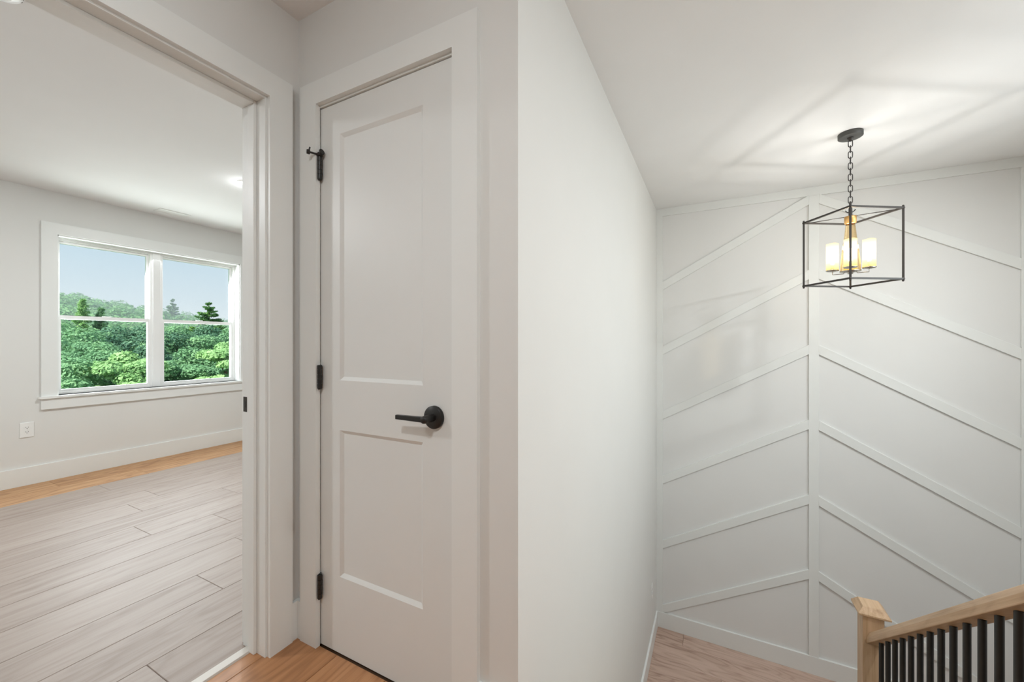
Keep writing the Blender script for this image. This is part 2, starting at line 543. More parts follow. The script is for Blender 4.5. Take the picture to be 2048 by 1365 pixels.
# ------------------------------------------------------------------ doorway frame (jamb, stop, casing)
dw = thing('trim_doorway', (-1.5, 0.48, 0), 'white cased doorway opening into the bedroom', 'door frame', kind='structure')
JT = 0.019
b = MB(); b.box(XR, XD, OY1, OY1 + JT, 0, OZ + JT); jr = obj('jamb', b, 'trim', dw)
b = MB(); b.box(XR, XD, OY0 - JT, OY0, 0, OZ + JT); obj('jamb', b, 'trim', dw)
b = MB(); b.box(XR, XD, OY0, OY1, OZ, OZ + JT); obj('head_jamb', b, 'trim', dw)
SX0, SX1 = -1.535, -1.497
b = MB(); b.box(SX0, SX1, OY1 - 0.012, OY1, 0, OZ); obj('door_stop', b, 'trim', dw, bevel=0.002)
b = MB(); b.box(SX0, SX1, OY0, OY0 + 0.012, 0, OZ); obj('door_stop', b, 'trim', dw, bevel=0.002)
b = MB(); b.box(SX0, SX1, OY0 + 0.012, OY1 - 0.012, OZ - 0.012, OZ); obj('head_stop', b, 'trim', dw, bevel=0.002)
CI, CW = 0.007, 0.087
def casing_y(x0, x1, parent, y0, y1, zt):
    """casing around an opening in a wall of constant x"""
    b = MB(); b.box(x0, x1, y1 + CI, y1 + CI + CW, 0, zt + CI); obj('side_casing', b, 'trim', parent)
    b = MB(); b.box(x0, x1, y0 - CI - CW, y0 - CI, 0, zt + CI); obj('side_casing', b, 'trim', parent)
    b = MB(); b.box(x0, x1, y0 - CI - CW, y1 + CI + CW, zt + CI, zt + CI + CW); obj('head_casing', b, 'trim', parent)
casing_y(XD, XD + T, dw, OY0, OY1, OZ)
casing_y(XR - T, XR, dw, OY0, OY1, OZ)
b = MB(); b.box(-1.581, -1.560, OY1 - 0.0015, OY1 + 0.001, 0.884, 0.940)
st = obj('strike_plate', b, 'strike', dw); st['label'] = 'dark metal strike plate on the jamb'
b = MB(); b.box(-1.575, -1.566, OY1 - 0.0022, OY1, 0.900, 0.924); obj('latch_hole', b, 'black', st)

# ------------------------------------------------------------------ closet frame and door
cf = thing('trim_closet', (-1.02, YC, 0), 'white casing around the closet door', 'door frame', kind='structure')
b = MB(); b.box(CX0 - JT, CX0, YC, YC + 0.114, 0, CZ + JT); obj('jamb', b, 'trim', cf)
b = MB(); b.box(CX1, CX1 + JT, YC, YC + 0.114, 0, CZ + JT); obj('jamb', b, 'trim', cf)
b = MB(); b.box(CX0, CX1, YC, YC + 0.114, CZ, CZ + JT); obj('head_jamb', b, 'trim', cf)
YD = YC + 0.006                                     # door face
DT = 0.035
b = MB(); b.box(CX0, CX0 + 0.012, YD + DT + 0.002, YD + DT + 0.04, 0, CZ); obj('door_stop', b, 'trim', cf)
b = MB(); b.box(CX1 - 0.012, CX1, YD + DT + 0.002, YD + DT + 0.04, 0, CZ); obj('door_stop', b, 'trim', cf)
b = MB(); b.box(CX0 + 0.012, CX1 - 0.012, YD + DT + 0.002, YD + DT + 0.04, CZ - 0.012, CZ); obj('head_stop', b, 'trim', cf)
b = MB(); b.box(CX0 + 0.006 - 0.091, CX0 + 0.006, YC - T, YC, 0, CZ + 0.007); obj('side_casing', b, 'trim', cf)
b = MB(); b.box(CX1 + 0.006, CX1 + 0.006 + 0.089, YC - T, YC, 0, CZ + 0.007); obj('side_casing', b, 'trim', cf)
b = MB(); b.box(CX0 + 0.006 - 0.091, CX1 + 0.095, YC - T, YC, CZ + 0.007, CZ + 0.007 + 0.086); obj('head_casing', b, 'trim', cf)

DX0, DX1, DZ0, DZ1 = CX0 + 0.0025, CX1 - 0.003, 0.0035, CZ - 0.003
door = thing('door_1', (-1.02, YD + DT / 2, DZ0), 'white two panel closet door with black lever handle', 'door', kind='structure')
PX0, PX1 = -1.222, -0.834                           # panel opening (outer edge of the sticking)
P = [(0.284, 0.823), (1.006, 1.911)]
b = MB()
YF, YBK = YD, YD + DT
b.box(DX0, PX0, YF, YBK, DZ0, DZ1); obj('stile', b, 'door', door)
b = MB(); b.box(PX1, DX1, YF, YBK, DZ0, DZ1); obj('stile', b, 'door', door)
for z0, z1 in ((DZ0, P[0][0]), (P[0][1], P[1][0]), (P[1][1], DZ1)):
    b = MB(); b.box(PX0, PX1, YF, YBK, z0, z1); obj('rail', b, 'door', door)
for z0, z1 in P:
    s_, dp = 0.013, 0.009
    b = MB()
    o4 = [(PX0, YF, z0), (PX1, YF, z0), (PX1, YF, z1), (PX0, YF, z1)]
    i4 = [(PX0 + s_, YF + dp, z0 + s_), (PX1 - s_, YF + dp, z0 + s_), (PX1 - s_, YF + dp, z1 - s_), (PX0 + s_, YF + dp, z1 - s_)]
    b.add(o4 + i4, [(0, 1, 5, 4), (1, 2, 6, 5), (2, 3, 7, 6), (3, 0, 4, 7)])
    b.add(i4, [(0, 1, 2, 3)])
    b.box(PX0, PX1, YF + dp + 0.002, YBK - 0.008, z0, z1)
    obj('panel', b, 'door', door)

# hinges: knuckle barrel with joints and a sliver of leaf
hx, hy = -1.314, 0.9888
def hinge(z0, z1):
    b = MB()
    n = 5
    h = (z1 - z0) / n
    for i in range(n):
        b.tube([(hx, hy, z0 + i * h + 0.0006), (hx, hy, z0 + (i + 1) * h - 0.0006)], 0.0085, 16)
    b.tube([(hx, hy, z0), (hx, hy, z1)], 0.0068, 12)
    b.lathe([(0, 0), (0.006, 0), (0.008, 0.003), (0.008, 0.006)], (hx, hy, z0 - 0.005), 12)
    h_ = obj('hinge', b, 'black', door)
    b = MB(); b.prism([(hx - 0.006, hy, z0), (hx + 0.002, hy, z0), (DX0 + 0.004, YD + 0.0005, z0), (CX0, YC - 0.0002, z0)], (0, 0, z1 - z0)); obj('hinge_leaf', b, 'black', h_)
    return h_
for z0, z1 in ((0.188, 0.274), (0.974, 1.060), (1.758, 1.840)):
    hg = hinge(z0, z1); hg['label'] = 'black door hinge'
# hinge-pin door stop on the top hinge
b = MB()
zt = 1.848
b.lathe([(0, 0), (0.010, 0), (0.0108, 0.006), (0.0075, 0.014), (0, 0.016)], (hx, hy, zt - 0.006), 16)
ke = Vector((hx - 0.017, hy - 0.033, zt + 0.001))          # padded knob resting clear of the casing
kd = Vector((-0.017, -0.033, 0.0)).normalized()
b.tube([(hx, hy, zt), tuple(ke)], 0.0036, 10)
b.tube([tuple(ke - kd * 0.004), tuple(ke), tuple(ke + kd * 0.007)], [0.0078, 0.0088, 0.0078], 16)
b.tube([tuple(ke), tuple(ke + Vector((0.004, 0.002, 0.018)))], 0.0027, 8)
b.tube([(hx, hy, zt), (hx + 0.011, hy - 0.004, zt + 0.003), (hx + 0.015, hy - 0.004, zt + 0.005)], [0.005, 0.0055, 0.0095], 14)
b.tube([(hx + 0.015, hy - 0.004, zt + 0.005), (hx + 0.019, hy - 0.004, zt + 0.006)], [0.0108, 0.0108], 14)
ds = obj('hinge_pin_stop', b, 'black', door); ds['label'] = 'black hinge pin door stop'

# lever handle
lx, lz = -0.786, 0.9085
b = MB()
b.lathe([(0, -0.012), (0.034, -0.012), (0.0362, -0.010), (0.0362, 0.0)], (lx, YD, lz), 40, axis='y')
rose = obj('lever_handle', b, 'black', door)
rose['label'] = 'black lever handle with round rose'
b = MB()
b.lathe([(0.012, -0.052), (0.012, -0.010)], (lx, YD, lz), 24, axis='y')
b.lathe([(0, -0.0605), (0.0085, -0.0605), (0.0108, -0.058), (0.012, -0.052)], (lx, YD, lz), 24, axis='y')
obj('neck', b, 'black', rose)
b = MB()
b.frustum([(lx - 0.113, YD - 0.058, lz - 0.0070), (lx + 0.008, YD - 0.058, lz - 0.0085), (lx + 0.008, YD - 0.042, lz - 0.0085), (lx - 0.113, YD - 0.046, lz - 0.0070)],
          [(lx - 0.113, YD - 0.058, lz + 0.0070), (lx + 0.008, YD - 0.058, lz + 0.0085), (lx + 0.008, YD - 0.042, lz + 0.0085), (lx - 0.113, YD - 0.046, lz + 0.0070)])
obj('lever', b, 'black', rose, bevel=0.0022, seg=3)

# ------------------------------------------------------------------ baseboards
def base_y(name, x0, x1, y0, y1, z0, label):
    b = MB(); b.box(x0, x1, y0, y1, z0, z0 + BH)
    return struct(name, b, 'trim', label, 'baseboard', bevel=0.0015)
base_y('baseboard_window', XW, XW + 0.015, YN, YB, 0, 'tall white baseboard under the bedroom window')
base_y('baseboard_hall', XD, XD + 0.015, OY1 + CI + CW, YC, 0, 'short white baseboard piece in the corner beside the closet casing')
b = MB(); b.box(XD + 0.015, CX0 + 0.006 - 0.091, YC - 0.015, YC, 0, BH); struct('baseboard_corner', b, 'trim', 'sliver of white baseboard between corner and closet casing', 'baseboard')
b = MB(); b.box(CX1 + 0.095, XL, YC - 0.015, YC, 0, BH); struct('baseboard_closet', b, 'trim', 'white baseboard between the closet casing and the stair wall corner', 'baseboard')
base_y('baseboard_stair', XL, XL + 0.015, Y0, YB - 0.016, ZL, 'white baseboard along the plain stair wall at the landing')

# ------------------------------------------------------------------ chevron wall: battens, stiles, rails
BT = 0.015
ZT0, ZB1 = ZC - 0.070, ZL + BH
XC = 0.715
SL, SR = XL + 0.058, XS - 0.066
def panel(name, poly, t=BT):
    b = MB(); b.prism([(x, YB, z) for x, z in poly], (0, -t, 0))
    return obj(name, b, 'trim', wall_back, bevel=0.0012, seg=2)
panel('top_rail', [(XL, ZT0), (XS, ZT0), (XS, ZC), (XL, ZC)])
panel('stile', [(XL, ZB1), (SL, ZB1), (SL, ZT0), (XL, ZT0)])
panel('stile', [(SR, ZB1), (XS, ZB1), (XS, ZT0), (SR, ZT0)])
panel('stile', [(XC - 0.033, ZB1), (XC + 0.033, ZB1), (XC + 0.033, ZT0), (XC - 0.033, ZT0)])
for k in range(6):
    zl, zc = 1.716 - 0.609 * k, 2.342 - 0.609 * k
    h = 0.077
    panel('batten', [(SL, zl - h), (XC - 0.033, zc - h), (XC - 0.033, zc), (SL, zl)])
    panel('batten', [(XC + 0.033, zc - h), (SR, zl - h), (SR, zl), (XC + 0.033, zc)])
b = MB(); b.box(XL, XS, YB - 0.018, YB, ZL, ZB1)
struct('baseboard_back', b, 'trim', 'white baseboard at the foot of the chevron wall', 'baseboard', bevel=0.0015)

# ------------------------------------------------------------------ window
wn = thing('window_1', (XW, (WY0 + WY1) / 2, WZ0), 'white twin double hung window looking out on trees', 'window', kind='structure')
XF = -4.985                       # room side of the vinyl frame
def part_box(name, mat, parent, *a, bevel=0.0):
    b = MB(); b.box(*a)
    return obj(name, b, mat, parent, bevel=bevel)
# casing, stool, apron
part_box('side_casing', 'trim', wn, XW, XW + T, WY0 - 0.090, WY0 + 0.001, WZ0, WZ1)
part_box('side_casing', 'trim', wn, XW, XW + T, WY1 - 0.001, WY1 + 0.090, WZ0, WZ1)
part_box('head_casing', 'trim', wn, XW, XW + T, WY0 - 0.090, WY1 + 0.090, WZ1, WZ1 + 0.092)
part_box('stool', 'trim', wn, XF - 0.02, XW + 0.034, WY0 - 0.104, WY1 + 0.104, WZ0 - 0.020, WZ0, bevel=0.002)
part_box('apron', 'trim', wn, XW, XW + T, WY0 - 0.090, WY1 + 0.090, WZ0 - 0.108, WZ0 - 0.020, bevel=0.0012)
# jamb extensions
part_box('reveal', 'trim', wn, XF, XW + 0.001, WY0 - 0.001, WY0 + 0.010, WZ0, WZ1)
part_box('reveal', 'trim', wn, XF, XW + 0.001, WY1 - 0.010, WY1 + 0.001, WZ0, WZ1)
part_box('reveal', 'trim', wn, XF, XW + 0.001, WY0, WY1, WZ1 - 0.010, WZ1 + 0.001)
YM = 1.900
part_box('mullion', 'vinyl', wn, XF - 0.06, XF + 0.012, YM - 0.030, YM + 0.030, WZ0, WZ1 - 0.010, bevel=0.002)
ZM = 1.362                        # meeting rail
for (u0, u1) in ((WY0 + 0.010, YM - 0.030), (YM + 0.030, WY1 - 0.010)):
    fz0, fz1 = WZ0, WZ1 - 0.010
    fw = 0.020
    part_box('frame', 'vinyl', wn, XF - 0.075, XF, u0, u0 + fw, fz0, fz1)
    part_box('frame', 'vinyl', wn, XF - 0.075, XF, u1 - fw, u1, fz0, fz1)
    part_box('frame', 'vinyl', wn, XF - 0.075, XF, u0 + fw, u1 - fw, fz1 - 0.018, fz1)
    part_box('frame', 'vinyl', wn, XF - 0.075, XF, u0 + fw, u1 - fw, fz0, fz0 + 0.014)
    # upper sash set back, lower sash in front
    for up in (True, False):
        xa = XF - 0.036 if up else XF - 0.006
        xb = xa - 0.028
        s0, s1 = u0 + (0.010 if up else 0.004), u1 - (0.010 if up else 0.004)
        z0, z1 = (ZM - 0.016, fz1 - 0.010) if up else (fz0 + 0.010, ZM + 0.016)
        sw = 0.026 if up else 0.032
        sash = MB()
        sash.box(xb, xa, s0, s0 + sw, z0, z1).box(xb, xa, s1 - sw, s1, z0, z1)
        sash.box(xb, xa, s0 + sw, s1 - sw, z0, z0 + 0.030).box(xb, xa, s0 + sw, s1 - sw, z1 - 0.030, z1)
        so = obj('upper_sash' if up else 'lower_sash', sash, 'vinyl', wn)
        part_box('pane', 'glass', so, (xa + xb) / 2 - 0.002, (xa + xb) / 2 + 0.002, s0 + sw - 0.003, s1 - sw + 0.003, z0 + 0.027, z1 - 0.027)
        if not up:
            yc = (s0 + s1) / 2
            lk = part_box('sash_lock', 'vinyl', so, xb + 0.004, xa - 0.003, yc - 0.030, yc + 0.030, z1, z1 + 0.006, bevel=0.002)
    # sash tracks
    part_box('balance_clip', 'vinyl', wn, XF - 0.030, XF - 0.012, u1 - fw - 0.004, u1 - fw, ZM + 0.05, ZM + 0.075, bevel=0.001)

w2 = thing('window_2', (XS, (SY0 + SY1) / 2, SZ0), 'white picture window lighting the stairwell', 'window', kind='structure')
part_box('side_casing', 'trim', w2, XS - T, XS, SY0 - 0.09, SY0, SZ0, SZ1)
part_box('side_casing', 'trim', w2, XS - T, XS, SY1, SY1 + 0.09, SZ0, SZ1)
part_box('head_casing', 'trim', w2, XS - T, XS, SY0 - 0.09, SY1 + 0.09, SZ1, SZ1 + 0.09)
part_box('stool', 'trim', w2, XS - 0.034, XS + 0.08, SY0 - 0.10, SY1 + 0.10, SZ0 - 0.02, SZ0)
part_box('apron', 'trim', w2, XS - T, XS, SY0 - 0.09, SY1 + 0.09, SZ0 - 0.108, SZ0 - 0.02)
for a in ((SY0, SY0 + 0.04, SZ0, SZ1), (SY1 - 0.04, SY1, SZ0, SZ1), (SY0 + 0.04, SY1 - 0.04, SZ0, SZ0 + 0.04), (SY0 + 0.04, SY1 - 0.04, SZ1 - 0.04, SZ1)):
    part_box('frame', 'vinyl', w2, XS + 0.06, XS + 0.12, *a)
part_box('pane', 'glass', w2, XS + 0.088, XS + 0.092, SY0 + 0.04, SY1 - 0.04, SZ0 + 0.04, SZ1 - 0.04)

# ------------------------------------------------------------------ outlets
def outlet(name, loc, axis_x, label, sy=0.075, sz=0.119):
    """duplex outlet on a wall of constant x facing +x"""
    x, y, z = loc
    t = thing(name, (x, y, z), label, 'outlet')
    part_box('cover_plate', 'plastic', t, x, x + 0.006, y - sy / 2, y + sy / 2, z, z + sz, bevel=0.0025)
    for k in (0.030, 0.066):
        b = MB()
        n = 24
        pts = []
        for j in range(n):
            a = 2 * math.pi * j / n
            pts.append((x + 0.005, y + 0.0165 * math.cos(a), z + k + 0.0115 + max(-0.0115, min(0.0115, 0.0165 * math.sin(a)))))
        b.prism(pts, (0.0025, 0, 0))
        r = obj('receptacle', b, 'plastic', t)
        for dy in (-0.0062, 0.0062):
            part_box('slot', 'slot', r, x + 0.007, x + 0.0078, y + dy - 0.0012, y + dy + 0.0012, z + k + 0.011, z + k + 0.019)
        b = MB(); b.lathe([(0, 0), (0.0027, 0), (0.0027, 0.0008), (0, 0.0008)], (x + 0.007, y, z + k + 0.0055), 10, axis='x')
        obj('ground_hole', b, 'slot', r)
    b = MB(); b.lathe([(0, 0.001), (0.003, 0.001), (0.003, 0), (0, 0)][::-1], (x + 0.006, y, z + sz / 2), 10, axis='x')
    obj('screw', b, 'plastic', t)
outlet('wall_outlet', (XW, 1.040, 0.383), 1, 'white duplex outlet on the bedroom wall below the window')
outlet('wall_outlet', (XL, 3.66, -1.105), 1, 'small white duplex outlet low on the stair wall by the landing')

# ------------------------------------------------------------------ ceiling fixtures
def downlight(loc, label, power, group=None, glow=0.0):
    x, y = loc
    t = thing('recessed_light', (x, y, ZC), label, 'light', group)
    b = MB(); b.lathe([(0.066, -0.006), (0.080, -0.005), (0.084, 0.0)], (x, y, ZC), 40)
    b.lathe([(0.066, -0.006), (0.064, -0.003)][::-1], (x, y, ZC), 40)
    obj('trim_ring', b, 'plastic', t, origin=(x, y, ZC))
    b = MB(); b.lathe([(0.0, -0.003), (0.066, -0.003)], (x, y, ZC), 40)
    obj('diffuser', b, 'led', t, origin=(x, y, ZC))
    l = lamp('downlight_lamp', 'AREA', (x, y, ZC - 0.012), (0, 0, 0), power, (0.945, 0.985, 1.0), shape='DISK', size=0.12)
    if glow:       # sideways halo of the diffuser, raised as added fill for upper walls
        lamp('halo_fill_lamp', 'POINT', (x, y, ZC - 0.07), (0, 0, 0), glow, (0.94, 0.98, 1.0), shadow_soft_size=0.05)
    return t
downlight((-3.29, 1.84), 'small round lit ceiling light just left of the doorway casing', 20, glow=0.9)
downlight((-3.29, -0.55), 'unseen round fill light added in the near half of the bedroom', 24, glow=17)  # unseen fixture added as fill to even out the bedroom
downlight((-0.22, -0.50), 'round ceiling light in the hall above the closet area', 11, glow=13)
downlight((1.25, 0.95), 'unseen round fill light added over the top of the stairs', 12)  # out of view, added to brighten the chevron wall
downlight((1.46, 2.15), 'unseen round fill light added over the lower stair flight', 20)  # second added fill light, lifts the right part of the chevron wall

t = thing('smoke_alarm', (-2.225, 0.40, ZC), 'round white smoke alarm on the bedroom ceiling near the doorway', 'smoke alarm')
b = MB(); b.lathe([(0, -0.040), (0.030, -0.040), (0.034, -0.037), (0.036, -0.033)], (-2.225, 0.40, ZC), 40)
b.lathe([(0.040, -0.034), (0.060, -0.030), (0.064, -0.020), (0.064, -0.012)], (-2.225, 0.40, ZC), 40)
b.lathe([(0.036, -0.033), (0.038, -0.026), (0.040, -0.034)], (-2.225, 0.40, ZC), 40)
obj('housing', b, 'plastic', t)
b = MB(); b.lathe([(0.064, -0.012), (0.071, -0.012), (0.071, 0.0)], (-2.225, 0.40, ZC), 40)
obj('mounting_base', b, 'plastic', t)
for j in range(10):
    a = 2 * math.pi * j / 10
    b = MB(); p = Vector((-2.225 + 0.0622 * math.cos(a), 0.40 + 0.0622 * math.sin(a), ZC - 0.024))
    q = Vector((-math.sin(a), math.cos(a), 0)) * 0.012
    b.tube([p - q, p + q], 0.0016, 6)
    obj('vent_slot', b, 'slot', t)

t = thing('ceiling_vent', (-4.675, 1.905, ZC), 'flat white ceiling vent above the bedroom window', 'vent')
vx0, vx1, vy0, vy1 = -4.745, -4.605, 1.785, 2.030
b = MB()
b.box(vx0, vx1, vy0, vy0 + 0.018, ZC - 0.005, ZC).box(vx0, vx1, vy1 - 0.018, vy1, ZC - 0.005, ZC)
b.box(vx0, vx0 + 0.018, vy0 + 0.018, vy1 - 0.018, ZC - 0.005, ZC).box(vx1 - 0.018, vx1, vy0 + 0.018, vy1 - 0.018, ZC - 0.005, ZC)
obj('frame', b, 'plastic', t, bevel=0.001)
for k in range(6):
    xx = vx0 + 0.026 + k * 0.0176
    b = MB(); b.prism([(xx, vy0 + 0.018, ZC - 0.006), (xx + 0.014, vy0 + 0.018, ZC - 0.001), (xx + 0.0135, vy0 + 0.018, ZC), (xx - 0.0005, vy0 + 0.018, ZC - 0.005)], (0, vy1 - vy0 - 0.036, 0))
    obj('slat', b, 'plastic', t)

# ------------------------------------------------------------------ stairs and railing
RISE = -ZL / 8
stairs = thing('staircase', (0.13, Y0, ZL), 'oak stair flight going down from the hall to the landing', 'stairs')
for i in range(7):
    y1 = Y0 - i * TR
    z = ZL + (i + 1) * RISE
    b = MB(); b.box(XL + 0.003, 0.83, y1 - TR, y1 + 0.025, z - 0.027, z); obj('tread', b, 'rail_oak', stairs, bevel=0.004)
    b = MB(); b.box(XL + 0.003, 0.83, y1 - 0.018, y1, z - RISE, z - 0.027); obj('riser', b, 'trim', stairs)
b = MB(); b.box(XL + 0.003, 0.83, YT - 0.018, YT, -RISE, -0.012); obj('riser', b, 'trim', stairs)

XN = 0.75
rl = thing('stair_railing', (XN, Y0, ZL), 'oak handrail with black round balusters and oak newel post', 'railing')
SLP = 0.764
def rail_z(y):           # underside of the handrail
    return -0.438 + (2.715 - y) * SLP
def newel(y, z0, ztop, label):
    w = 0.0445
    b = MB(); b.box(XN - w, XN + w, y - w, y + w, z0, ztop)
    n = obj('newel_post', b, 'newel_oak', rl, bevel=0.002)
    n['label'] = label
    c, c1, c2 = 0.067, 0.067, 0.043
    b = MB()
    def sq(h, z): return [(XN - h, y - h, z), (XN + h, y - h, z), (XN + h, y + h, z), (XN - h, y + h, z)]
    b.frustum(sq(0.048, ztop), sq(c, ztop + 0.012))
    b.frustum(sq(c, ztop + 0.012), sq(c1, ztop + 0.020))
    b.frustum(sq(c1, ztop + 0.020), sq(c2, ztop + 0.052))
    obj('cap', b, 'rail_oak', n)
    return n
newel(2.790, ZL, -0.318, 'square oak newel post with chamfered cap at the landing')
newel(YT - 0.05, 0.0, 1.02, 'square oak newel post at the top of the stairs')
ya, yb = 2.7455, YT - 0.05 + 0.0445
hw = 0.029
prof = [(-hw, 0.0), (hw, 0.0), (hw, 0.030), (hw - 0.011, 0.060), (-hw + 0.011, 0.060), (-hw, 0.030)]
# built level along y, then tilted so that the grain follows the slope
ang = math.atan(SLP)
cz = math.cos(ang)
ln = (ya - yb) / cz
b = MB()
b.prism([(u, 0, v * cz) for u, v in prof], (0, -ln, 0))
hr = obj('handrail', b, 'rail_oak', rl, origin=(0, 0, 0), bevel=0.003)
hr.location = Vector((XN, ya, rail_z(ya))) - ORG[rl.name]
hr.rotation_euler = (-ang, 0, 0)
yb0, sp = 2.6336, 0.08455
k = 0
while yb0 - k * sp > YT + 0.06:
    y = yb0 - k * sp
    i = int((Y0 - y) / TR)
    zb = ZL + (i + 1) * RISE
    b = MB()
    b.tube([(XN, y, zb), (XN, y, rail_z(y) + 0.004)], 0.0102, 16)
    b.lathe([(0.0175, 0.0), (0.0175, 0.010), (0.0105, 0.018)], (XN, y, zb), 16)
    obj('baluster', b, 'black', rl)
    k += 1

# ------------------------------------------------------------------ pendant lantern
PC = Vector((0.727, 3.050))
pl = thing('pendant_lantern', (PC.x, PC.y, ZC), 'black open box pendant lantern with four lit candle shades', 'pendant light')
dirn = PC.normalized()
per = Vector((dirn.y, -dirn.x))
AX = [-dirn, per, dirn, -per]          # near, right, far, left
def pp(a, r, z):
    q = PC + AX[a] * r
    return Vector((q.x, q.y, z))
def pc(z): return Vector((PC.x, PC.y, z))
b = MB(); b.lathe([(0, -0.028), (0.056, -0.028), (0.060, -0.025), (0.060, 0.0)], pc(ZC), 40); obj('canopy', b, 'canopy', pl)
b = MB(); b.lathe([(0, -0.050), (0.006, -0.050), (0.008, -0.040), (0.015, -0.036), (0.015, -0.028)], pc(ZC), 20); obj('canopy_nut', b, 'bronze', pl)
# chain
z_top, z_bot = ZC - 0.046, 1.985
nl = 11
ll = (z_top - z_bot) / nl
ho, wo = ll / 2 + 0.004, 0.0105
def link(mid, ang):
    pts = []
    n = 20
    for j in range(n):
        a = 2 * math.pi * j / n
        u = wo * math.cos(a)
        v = (ho - wo) * (1 if math.sin(a) >= 0 else -1) + wo * math.sin(a) if abs(math.sin(a)) > 1e-6 else 0
        pts.append(mid + Vector((u * math.cos(ang), u * math.sin(ang), v)))
    b = MB(); b.tube(pts, 0.0024, 8, closed=True)
    return b
base_ang = math.atan2(per.y, per.x) + R(20)
for i in range(nl):
    obj('chain_link', link(pc(z_top - ll * (i + 0.5)), base_ang + (i % 2) * R(75)), 'bronze', pl)
# stem, scroll
b = MB(); b.tube([pc(1.993), pc(1.985), pc(1.965), pc(1.95), pc(1.91), pc(1.900)], [0.004, 0.006, 0.006, 0.009, 0.009, 0.006], 14)
obj('stem', b, 'bronze', pl)
for a in range(2):
    pts = []
    for j in range(13):
        g = R(200 + 140 * j / 12)
        pts.append(pc(1.950) + Vector((AX[a].x, AX[a].y, 0)) * 0.0245 * math.cos(g) + Vector((0, 0, 0.0245 * math.sin(g))))
    b = MB(); b.tube(pts, 0.0028, 8); obj('scroll', b, 'bronze', pl)
# cage
RC, ZT, ZBm = 0.226, 1.906, 1.504
hb = 0.0052
def bar(p, q, h=hb, up=None):
    d = (q - p).normalized()
    u = up or (Vector((0, 0, 1)) if abs(d.z) < 0.9 else Vector((AX[0].x, AX[0].y, 0)))
    s = d.cross(u).normalized(); u = s.cross(d).normalized()
    b = MB()
    pts = [s * -h + u * -h, s * h + u * -h, s * h + u * h, s * -h + u * h]
    b.prism([p + v for v in pts], q - p)
    return b
for a in range(4):
    obj('upright', bar(pp(a, RC, ZBm - 0.006), pp(a, RC, ZT + 0.006)), 'bronze', pl, bevel=0.0008)
    for z in (ZT, ZBm):
        obj('cage_bar', bar(pp(a, RC, z), pp((a + 1) % 4, RC, z)), 'bronze', pl, bevel=0.0008)
        sgn = 1 if z == ZT else -1
        b = MB(); b.lathe([(0, -0.009), (0.0055, -0.0075), (0.0085, 0.0), (0.0055, 0.0075), (0, 0.009)], pp(a, RC, z), 12)
        b.lathe([(0.004, 0), (0.006, 0.004), (0.004, 0.009), (0, 0.010)] if sgn > 0 else [(0, -0.010), (0.004, -0.009), (0.006, -0.004), (0.004, 0)], pp(a, RC, z + sgn * 0.006), 12)
        obj('corner_knob', b, 'bronze', pl)
for a in range(2):
    b = MB(); b.tube([pp(a, RC, ZT - 0.004), pp(a + 2, RC, ZT - 0.004)], 0.0026, 8); obj('cross_rod', b, 'bronze', pl)
# centre column
b = MB(); b.lathe([(0.022, -0.046), (0.0285, -0.040), (0.0295, -0.006), (0.029, 0.0), (0, 0.003)], pc(1.902), 28); obj('column_cap', b, 'brass', pl)
b = MB(); b.lathe([(0.048, 0.0), (0.047, 0.05), (0.040, 0.12), (0.030, 0.20), (0.024, 0.262), (0.022, 0.285)], pc(1.575), 32); obj('glass_column', b, 'amber_glass', pl)
b = MB(); b.lathe([(0, -0.018), (0.012, -0.016), (0.015, -0.006), (0.050, -0.003), (0.052, 0.003), (0, 0.004)], pc(1.572), 32); obj('column_base', b, 'chrome', pl)
RS = 0.084
for a in range(4):
    c0 = pp(a, RS, 0)
    zb = 1.584
    b = MB(); b.tube([pp(a, RS, zb - 0.004), pp(a, RS, zb - 0.022), pp(a, RS - 0.002, zb - 0.024), pp(a, 0.032, zb - 0.024), pp(a, 0.030, zb - 0.022), pp(a, 0.030, zb - 0.006)], 0.0022, 8)
    arm = obj('arm', b, 'chrome', pl)
    b = MB(); b.lathe([(0, -0.007), (0.010, -0.007), (0.030, -0.003), (0.0335, 0.003), (0.0325, 0.004), (0, 0.001)], (c0.x, c0.y, zb), 28); obj('dish', b, 'chrome', arm)
    n = 32
    hts = [0.166 + 0.0016 * math.sin(3 * 2 * math.pi * j / n) for j in range(n)]
    b = MB()
    lo = [(c0.x + 0.031 * math.cos(2 * math.pi * j / n), c0.y + 0.031 * math.sin(2 * math.pi * j / n), zb + 0.003) for j in range(n)]
    hi = [(c0.x + 0.031 * math.cos(2 * math.pi * j / n), c0.y + 0.031 * math.sin(2 * math.pi * j / n), zb + hts[j]) for j in range(n)]
    b.add(lo + hi, [(j, (j + 1) % n, n + (j + 1) % n, n + j) for j in range(n)], True)
    sh = obj('candle_shade', b, 'shade', pl); sh['label'] = 'lit cream candle shade'
    b = MB(); b.lathe([(0, 0.0), (0.009, 0.0), (0.009, 0.035)], (c0.x, c0.y, zb + 0.002), 14); obj('socket', b, 'plastic', sh)
    b = MB(); b.lathe([(0.007, 0.037), (0.013, 0.055), (0.015, 0.075), (0.011, 0.100), (0.004, 0.118), (0, 0.122)], (c0.x, c0.y, zb), 16); obj('bulb', b, 'bulb', sh)
    lamp('candle_lamp', 'POINT', (c0.x, c0.y, zb + 0.145), (0, 0, 0), 2.5, (1.0, 0.965, 0.91), shadow_soft_size=0.014)

